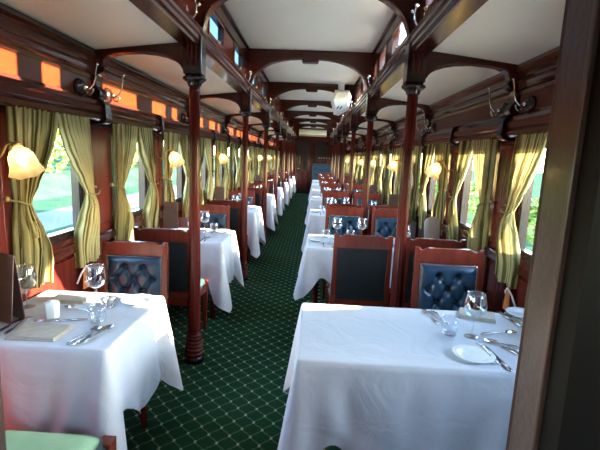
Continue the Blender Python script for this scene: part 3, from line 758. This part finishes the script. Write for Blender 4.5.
def knife():
    root = empty('table_knife')
    strip([(-.11, .004), (-.105, .0085), (-.06, .008), (-.005, .0055)], lambda y: .001, .006).build('handle', 'silver', root)
    strip([(-.005, .005), (.0, .009), (.07, .0105), (.1, .008), (.115, .002)], lambda y: .002, .0015).build('blade', 'silver', root)
    return root
def spoon():
    root = empty('spoon')
    strip([(-.1, .004), (-.09, .008), (-.07, .0085), (-.03, .004), (.03, .003), (.042, .005)], lambda y: .002 + .006 * math.sin((y + .1) / .15 * PI)).build('handle', 'silver', root)
    m = MB(); n = 14; k = 6
    for r in range(k + 1):
        for a in range(n):
            t = r / k; an = 2 * PI * a / n; m.v.append((.02 * t * math.cos(an), .068 + .03 * t * math.sin(an), .0015 + .007 * t * t))
    m.f = [(r * n + a, r * n + (a + 1) % n, (r + 1) * n + (a + 1) % n, (r + 1) * n + a) for r in range(k) for a in range(n)]; m.sm = [True] * len(m.f)
    m.build('bowl', 'silver', root)
    return root
def napkin():
    root = empty('napkin')
    for k, (a, b) in enumerate(((0, .006), (.006, .011), (.011, .015))):
        m = MB(); n = 10; d = .003 * k
        x0, x1, y0, y1 = -.10 + d, .10 - d * .5, -.07 + d, .07 - d
        for zz in (a + .0005, b):
            for j in range(n + 1):
                for i in range(n + 1):
                    x = x0 + (x1 - x0) * i / n; y = y0 + (y1 - y0) * j / n
                    m.v.append((x, y, zz + (.0012 * math.sin(30 * x + k) * math.sin(24 * y + k) if zz == b else 0)))
        N2 = (n + 1) ** 2
        for j in range(n):
            for i in range(n):
                q = (j * (n + 1) + i, j * (n + 1) + i + 1, (j + 1) * (n + 1) + i + 1, (j + 1) * (n + 1) + i)
                m.f += [q[::-1], tuple(N2 + w for w in q)]
        bd = [i for i in range(n)] + [j * (n + 1) + n for j in range(n)] + [n * (n + 1) + i for i in range(n, 0, -1)] + [j * (n + 1) for j in range(n, 0, -1)]
        for a_, b_ in zip(bd, bd[1:] + bd[:1]): m.f.append((a_, b_, N2 + b_, N2 + a_))
        m.sm = [False] * len(m.f)
        m.build('fold', 'napkin', root)
    return root
def menu():
    root = empty('menu_folder')
    for t in (-1, 1):
        MB().box(-.068, .068, -.002, .002, 0, .31).xf(Matrix.Translation((0, t * .030, 0)) @ Matrix.Rotation(t * .09, 4, 'X')).build('cover', 'menu', root, bevel=.0008)
    MB().tube([(-.068, 0, .309), (.068, 0, .309)], .0035, 8).build('spine', 'menu', root)
    return root
def card():
    root = empty('menu_card'); pts = [(-.085, 0), (.085, 0), (.085, .22)] + [(.085 * math.cos(a), .22 + .06 * math.sin(a)) for a in [PI * k / 14 for k in range(1, 14)]] + [(-.085, .22)]
    MB().prism(pts, 'y', -.002, .002).xf(Matrix.Rotation(-.12, 4, 'X')).build('front', 'card', root)
    MB().prism([(-.03, 0), (.03, 0), (.012, .16), (-.012, .16)], 'y', -.001, .001).xf(Matrix.Translation((0, .075, 0)) @ Matrix.Rotation(.28, 4, 'X')).build('strut', 'card', root)
    MB().sphere((0, -.0285, .255), .006, 8, 6, (1, .3, 1)).build('emblem', 'brass', root)
    return root
def pot():
    root = empty('sugar_pot')
    MB().lathe([(.026, .0), (.031, .003), (.034, .05), (.0355, .075), (.034, .078), (.031, .074)], 6, close=True, smooth=False).build('body', 'porcelain', root, bevel=.006)
    MB().lathe([(.031, .0725), (.030, .078), (.02, .082), (.0005, .083)], 18, close=False).build('lid', 'porcelain', root)
    return root
PR = dict(wine=Proto(wine_parts()), wine1=Proto(wine_single()), tumb=Proto(tumbler()), plate=Proto(plate()), fork=Proto(fork()), knife=Proto(knife()), spoon=Proto(spoon()), nap=Proto(napkin()), menu=Proto(menu()), card=Proto(card()), pot=Proto(pot()))
CAT = dict(wine=('wine glass', 'wine glasses'), wine1=('wine glass', 'wine glasses'), tumb=('glass', 'water tumblers'), plate=('plate', 'side plates'), fork=('fork', 'forks'), knife=('knife', 'knives'), spoon=('spoon', 'spoons'), nap=('napkin', 'folded napkins'), menu=('menu', 'standing menu folders'), card=('menu', None), pot=('pot', None))
def put(k, x, y, rz, label, scale=None, dz=0.): return PR[k].place((x, y, TZ + .0005 + dz), rz, scale, label, CAT[k][0], CAT[k][1])
def ang(x0, y0, x1, y1): return math.atan2(-(x1 - x0), y1 - y0)
# first left table
put('menu', -1.27, 1.80, -.45, 'tall brown menu folder cut off by the left edge of the photo')
put('pot', -1.10, 1.845, .3, 'small white porcelain pot on the first left table')
put('wine', -.985, 2.03, 0, 'wine glass standing in the middle of the first left table')
put('wine', -1.30, 1.96, 0, 'wine glass behind the tall menu by the near left curtain')
put('tumb', -.875, 1.825, 0, 'water tumbler near the spoons on the first left table')
put('plate', -.80, 2.10, 0, 'white side plate at the back corner of the first left table')
put('nap', -1.045, 1.672, .03, 'folded beige napkin at the front of the first left table', (1.02, 1.1, 1))
put('nap', -1.15, 2.08, .1, 'folded beige napkin at the back of the first left table', (.9, .8, 1.2))
put('spoon', -.800, 1.69, ang(-.824, 1.587, -.789, 1.8), 'spoon beside the front napkin of the first left table, right one')
put('knife', -.828, 1.68, ang(-.824, 1.587, -.775, 1.8), 'knife beside the front napkin of the first left table')
put('spoon', -.852, 1.675, ang(-.85, 1.587, -.80, 1.8), 'spoon beside the front napkin of the first left table, left one')
put('fork', -1.19, 1.74, ang(-1.156, 1.612, -1.182, 1.842), 'fork left of the front napkin on the first left table')
put('knife', -1.22, 1.72, ang(-1.2, 1.6, -1.21, 1.84), 'knife under the left edge menu on the first left table')
put('knife', -1.04, 1.815, -1.3, 'butter knife lying across behind the front napkin, first left table')
put('fork', -.92, 2.09, .25, 'fork left of the plate on the first left table, inner one')
put('fork', -.955, 2.09, .3, 'fork left of the plate on the first left table, outer one')
put('spoon', -1.03, 1.95, 1.2, 'spoon behind the white pot on the first left table')
# first right table
put('nap', .995, 2.15, -.35, 'folded beige napkin behind the wine glass on the first right table', (.9, .9, 1.3))
put('wine', .874, 1.885, 0, 'wine glass on the first right table in front of the tufted chair')
put('tumb', .774, 1.90, 0, 'water tumbler on the first right table left of the wine glass')
put('plate', .80, 1.672, 0, 'white side plate with forks on the first right table')
put('fork', .868, 1.69, ang(.886, 1.567, .872, 1.797), 'fork beside the plate on the first right table, left one', None, .012)
put('knife', .90, 1.67, ang(.91, 1.567, .895, 1.797), 'knife under the fork beside the plate of the first right table')
put('fork', .745, 2.115, .12, 'fork at the back of the first right table, left one of a pair')
put('fork', .785, 2.10, .14, 'fork at the back of the first right table, right one of a pair')
put('knife', 1.16, 2.14, .1, 'knife by the right napkin of the first right table')
put('spoon', 1.19, 2.13, .1, 'spoon beside the knife near the right wall, first right table')
put('spoon', 1.02, 1.935, -1.3, 'spoon lying across in front of the napkin on the first right table')
put('spoon', 1.0, 1.80, 1.1, 'spoon near the door jamb on the first right table')
put('knife', 1.02, 1.69, .45, 'knife nearest the door jamb on the first right table')
put('knife', 1.05, 1.70, .45, 'second dark-handled knife nearest the door jamb on the first right table')
put('plate', 1.26, 2.20, 0, 'white side plate by the right wall partly behind the door jamb')
# further tables
for i in range(1, 8):
    c = BAYC[i]; n = ORD[i]; near = i <= 2
    k = 'wine' if near else 'wine1'
    lt = [(-.985, c + .18, 'far'), (-1.02, c - .14, 'near')]
    for x, y, w in lt:
        put(k, x, y, 0, 'wine glass at the %s place of the %s left table' % (w, n))
        if i < 5: put('tumb', x + .09, y + (.02 if w == 'far' else -.02), 0, 'water tumbler at the %s place of the %s left table' % (w, n))
    put('menu', -1.28, c + .02, .1, 'brown menu folder standing on the %s left table' % n)
    if i <= 3:
        put('nap', -1.06, c - .24, 0, 'folded napkin at the near place of the %s left table' % n, (.9, .8, 1)); put('knife', -.9, c - .2, 0, 'knife on the %s left table near place' % n); put('spoon', -.87, c - .2, 0, 'spoon on the %s left table near place' % n)
        put('nap', -1.06, c + .26, 0, 'folded napkin at the far place of the %s left table' % n, (.9, .6, 1)); put('fork', -.9, c + .2, 0, 'fork on the %s left table far place' % n); put('plate', -.80, c + .2, 0, 'side plate on the %s left table' % n)
    if i < 7:
        for x, y, w in ((.36, c + .17, 'far aisle'), (.61, c + .2, 'far middle'), (.40, c - .13, 'near aisle'), (.98, c - .12, 'near window')):
            if not (i == 1 and w == 'near aisle'): put(k, x, y, 0, 'wine glass at the %s place of the %s right table' % (w, n))
            if i < 6: put('tumb', x - .11, y + .0, 0, 'water tumbler at the %s place of the %s right table' % (w, n))
        if i == 1: put('card', 1.27, c + .02, .35, 'white card with rounded top standing on the second right table')
        else: put('menu', 1.28, c + .02, -.1, 'brown menu folder standing on the %s right table' % n)
        if i <= 3:
            for x, w in ((.28, 'aisle'), (1.02, 'window')):
                put('nap', x + .1, c - .25, 0, 'folded napkin at the near %s place of the %s right table' % (w, n), (.9, .6, 1)); put('fork', x - .06, c - .2, 0, 'fork at the near %s place of the %s right table' % (w, n)); put('knife', x + .24, c - .2, 0, 'knife at the near %s place of the %s right table' % (w, n))
                put('plate', x - .13 if w == 'aisle' else x - .17, c - .02, 0, 'side plate at the near %s place of the %s right table' % (w, n))

# ------------------------------------------------------------------ fittings at the far end and on the ceiling
ac = empty('air_conditioner', (-.02, YE, 2.40))
MB().prism([(0, 0), (-.2, .03), (-.22, .1), (-.21, .24), (-.16, .27), (0, .27)], 'x', -.57, .57).build('body', 'ac_plastic', ac, bevel=.012)
MB().box(-.52, .52, -.218, -.19, .035, .06).build('air_outlet', 'slot', ac)
MB().box(-.52, .52, -.226, -.216, .055, .085).build('louvre', 'ac_plastic', ac, bevel=.003)
tag(ac, 'ivory air conditioner mounted high above the far door', 'air conditioner')

vu = empty('ventilator', (.475, 7.02, 2.745))
hexp = [(-.10, 0), (.13, 0), (.165, -.10), (.135, -.30), (-.02, -.40), (-.10, -.38), (-.155, -.17)]
cx_, cz_ = .01, -.2; m = MB(); n = 7
rings = [(.86, .13), (1, .09), (1, -.08), (.80, -.16), (.78, -.165)]
v = [(cx_ + (x - cx_) * k, y, cz_ + (z - cz_) * k) for k, y in rings for x, z in hexp]
m.add(v, [tuple(range(n))] + [(r * n + j, (r + 1) * n + j, (r + 1) * n + (j + 1) % n, r * n + (j + 1) % n) for r in range(len(rings) - 1) for j in range(n)] + [tuple((len(rings) - 1) * n + j for j in range(n))[::-1]])
m.xf(Matrix.Translation((0, 0, -.13)) @ Matrix.Diagonal((.98, 1, .95, 1)))
body = m.build('body', 'white_plastic', vu)
for x in (-.055, -.005): MB().prism([(x - .018, -.435), (x + .0, -.435), (x + .03, -.385), (x + .012, -.385)], 'y', -.172, -.15).build('slot', 'slot', body)
MB().lathe([(.05, -.15), (.05, -.02), (.08, -.015), (.08, 0)], 16).build('ceiling_mount', 'white_plastic', vu)
tag(vu, 'white faceted ventilator box with dark slots hanging from the centre ceiling', 'ventilator')

bq = empty('banquette', (.42, YE - .32, 0))
MB().box(-.40, .40, -.25, .25, 0, .40).build('base', 'chair_wood', bq, bevel=.01)
MB().box(-.40, .40, -.26, .22, .40, .48).build('seat', 'leather', bq, bevel=.03)
bb = MB().box(-.40, .40, .16, .26, .48, 1.27).build('backrest', 'leather', bq, bevel=.03)
for zz in (.75, .95, 1.13):
    for k in range(6): MB().sphere((-.33 + .132 * k + (.06 if zz == .95 else 0), .157, zz), .018, 8, 5, (1, .5, 1)).build('button', 'leather_black', bb)
tag(bq, 'blue tufted banquette with high back against the far end wall', 'banquette')

pg = empty('peg_rail', (.55, YE - .015, 1.53))
MB().box(-.30, .30, -.02, 0, -.03, .03).build('board', 'wood_dark', pg, bevel=.004)
for k in range(6): MB().lathe([(.01, 0), (.012, .04), (.02, .05), (.018, .07), (.002, .075)], 10).xf(Matrix.Translation((-.26 + .104 * k, -.02, 0)) @ Matrix.Rotation(PI / 2, 4, 'X')).build('peg', 'porcelain', pg)
tag(pg, 'row of small white pegs on the far end wall', 'peg rail')

# window pull straps on the wainscot
for s, y, lab in ((-1, 2.60, 'orange leather window strap with white loop below the first left window'), (1, 2.58, 'window strap with white loop on the wainscot below the first right window')):
    st = empty('window_strap', (s * 1.385, y, .705)); d = -s
    MB().tube([(d * .002, -.05, -.02), (d * .03, -.045, .05), (d * .04, 0, .085), (d * .03, .045, .05), (d * .002, .05, -.02)], .006, 8).build('loop', 'card', st)
    MB().prism([(-.02, .04), (.02, .04), (.035, -.09), (-.035, -.09)], 'x', -.004, .004).xf(Matrix.Translation((d * .034, 0, .03))).build('tab', 'strap', st)
    tag(st, lab, 'strap', 'window straps')

# ------------------------------------------------------------------ outside
GZ = -1.2
struct(MB().box(-120, 120, -60, 200, GZ - .2, GZ).build('ground', 'grass'), 'grass beside the railway')
struct(MB().box(1.6, 6.0, -60, 200, GZ, GZ + .03).build('bounce_gravel_right', 'gravel'), 'unseen pale gravel added to bounce light into the right windows')  # below the sight line, added as a reflector for the ceilings
struct(MB().box(-7.2, -1.6, -60, 200, GZ, GZ + .03).build('bounce_gravel_left', 'gravel'), 'unseen pale gravel added to throw light up through the left windows')  # hidden below the left sills, added to brighten the ceilings from beneath
struct(MB().box(-11.1, -8.5, -60, 200, GZ, GZ + .02).build('road', 'road'), 'pale grey road running past the left windows')
struct(MB().prism([(-60, GZ), (-13.8, GZ), (-17.5, GZ + .9), (-60, GZ + 2.2)], 'y', -60, 200).build('bank', 'grass'), 'sunlit grassy bank beyond the road')
def bush(seed):
    rnd = random.Random(seed); root = empty('bush'); m = MB()
    blobs = [(rnd.uniform(-.55, .55), rnd.uniform(-.55, .55), rnd.uniform(.45, 1.0), rnd.uniform(.35, .6)) for _ in range(9)]
    for bx, by, bz, br in blobs:
        for _ in range(150):
            a, b = rnd.uniform(0, 2 * PI), math.acos(rnd.uniform(-1, 1)); rr = br * rnd.uniform(.75, 1.05)
            p = Vector((bx + rr * math.sin(b) * math.cos(a), by + rr * math.sin(b) * math.sin(a), bz + rr * math.cos(b)))
            u = Vector((rnd.uniform(-1, 1), rnd.uniform(-1, 1), rnd.uniform(-1, 1))).normalized() * .09; w = u.cross(Vector((rnd.uniform(-1, 1), rnd.uniform(-1, 1), rnd.uniform(-1, 1)))).normalized() * .06
            m.add([p - u, p + w, p + u, p - w], [(0, 1, 2, 3)])
    m.build('foliage', 'leaf', root)
    for k in range(3): MB().tube([(0, 0, 0), (.1 * (k - 1), .08 * (k - 1), .4), (.3 * (k - 1), -.2 + .2 * k, .8)], [.05, .04, .02], 6).build('stem', 'trunk', root)
    return root
bp_ = [Proto(bush(k)) for k in range(3)]
rb = random.Random(5)
for i in range(14):
    bp_[i % 3].place((-16.5 - rb.uniform(0, 3.5), 11 + 4.6 * i, GZ + .5), rb.uniform(0, 6), (1.7 * rb.uniform(.8, 1.1), 1.8 * rb.uniform(.85, 1.05), 1.6 * rb.uniform(.8, 1.5)), 'green bush on the bank beyond the road, %s from the left window side' % ORD[i], 'bush', 'bushes outside the left windows')
for i in range(8):
    bp_[(i + 1) % 3].place((-24 - rb.uniform(0, 2), 16 + 7.2 * i, GZ + .9), rb.uniform(0, 6), (2.6, 3.1, 3.0 * rb.uniform(.85, 1.2)), 'tall pale green tree-like bush behind the bank, %s from the near end' % ORD[i], 'bush', 'tall bushes outside the left windows')
for i in range(10):
    bp_[i % 3].place((6.5 + rb.uniform(0, 2.5), 6 + 3.2 * i, GZ), rb.uniform(0, 6), (1.3 * rb.uniform(.8, 1.1), 1.3 * rb.uniform(.85, 1.0), 1.35 * rb.uniform(.8, 1.1)), 'bright green bush outside the right windows, %s from the near end' % ORD[i], 'bush', 'bushes outside the right windows')
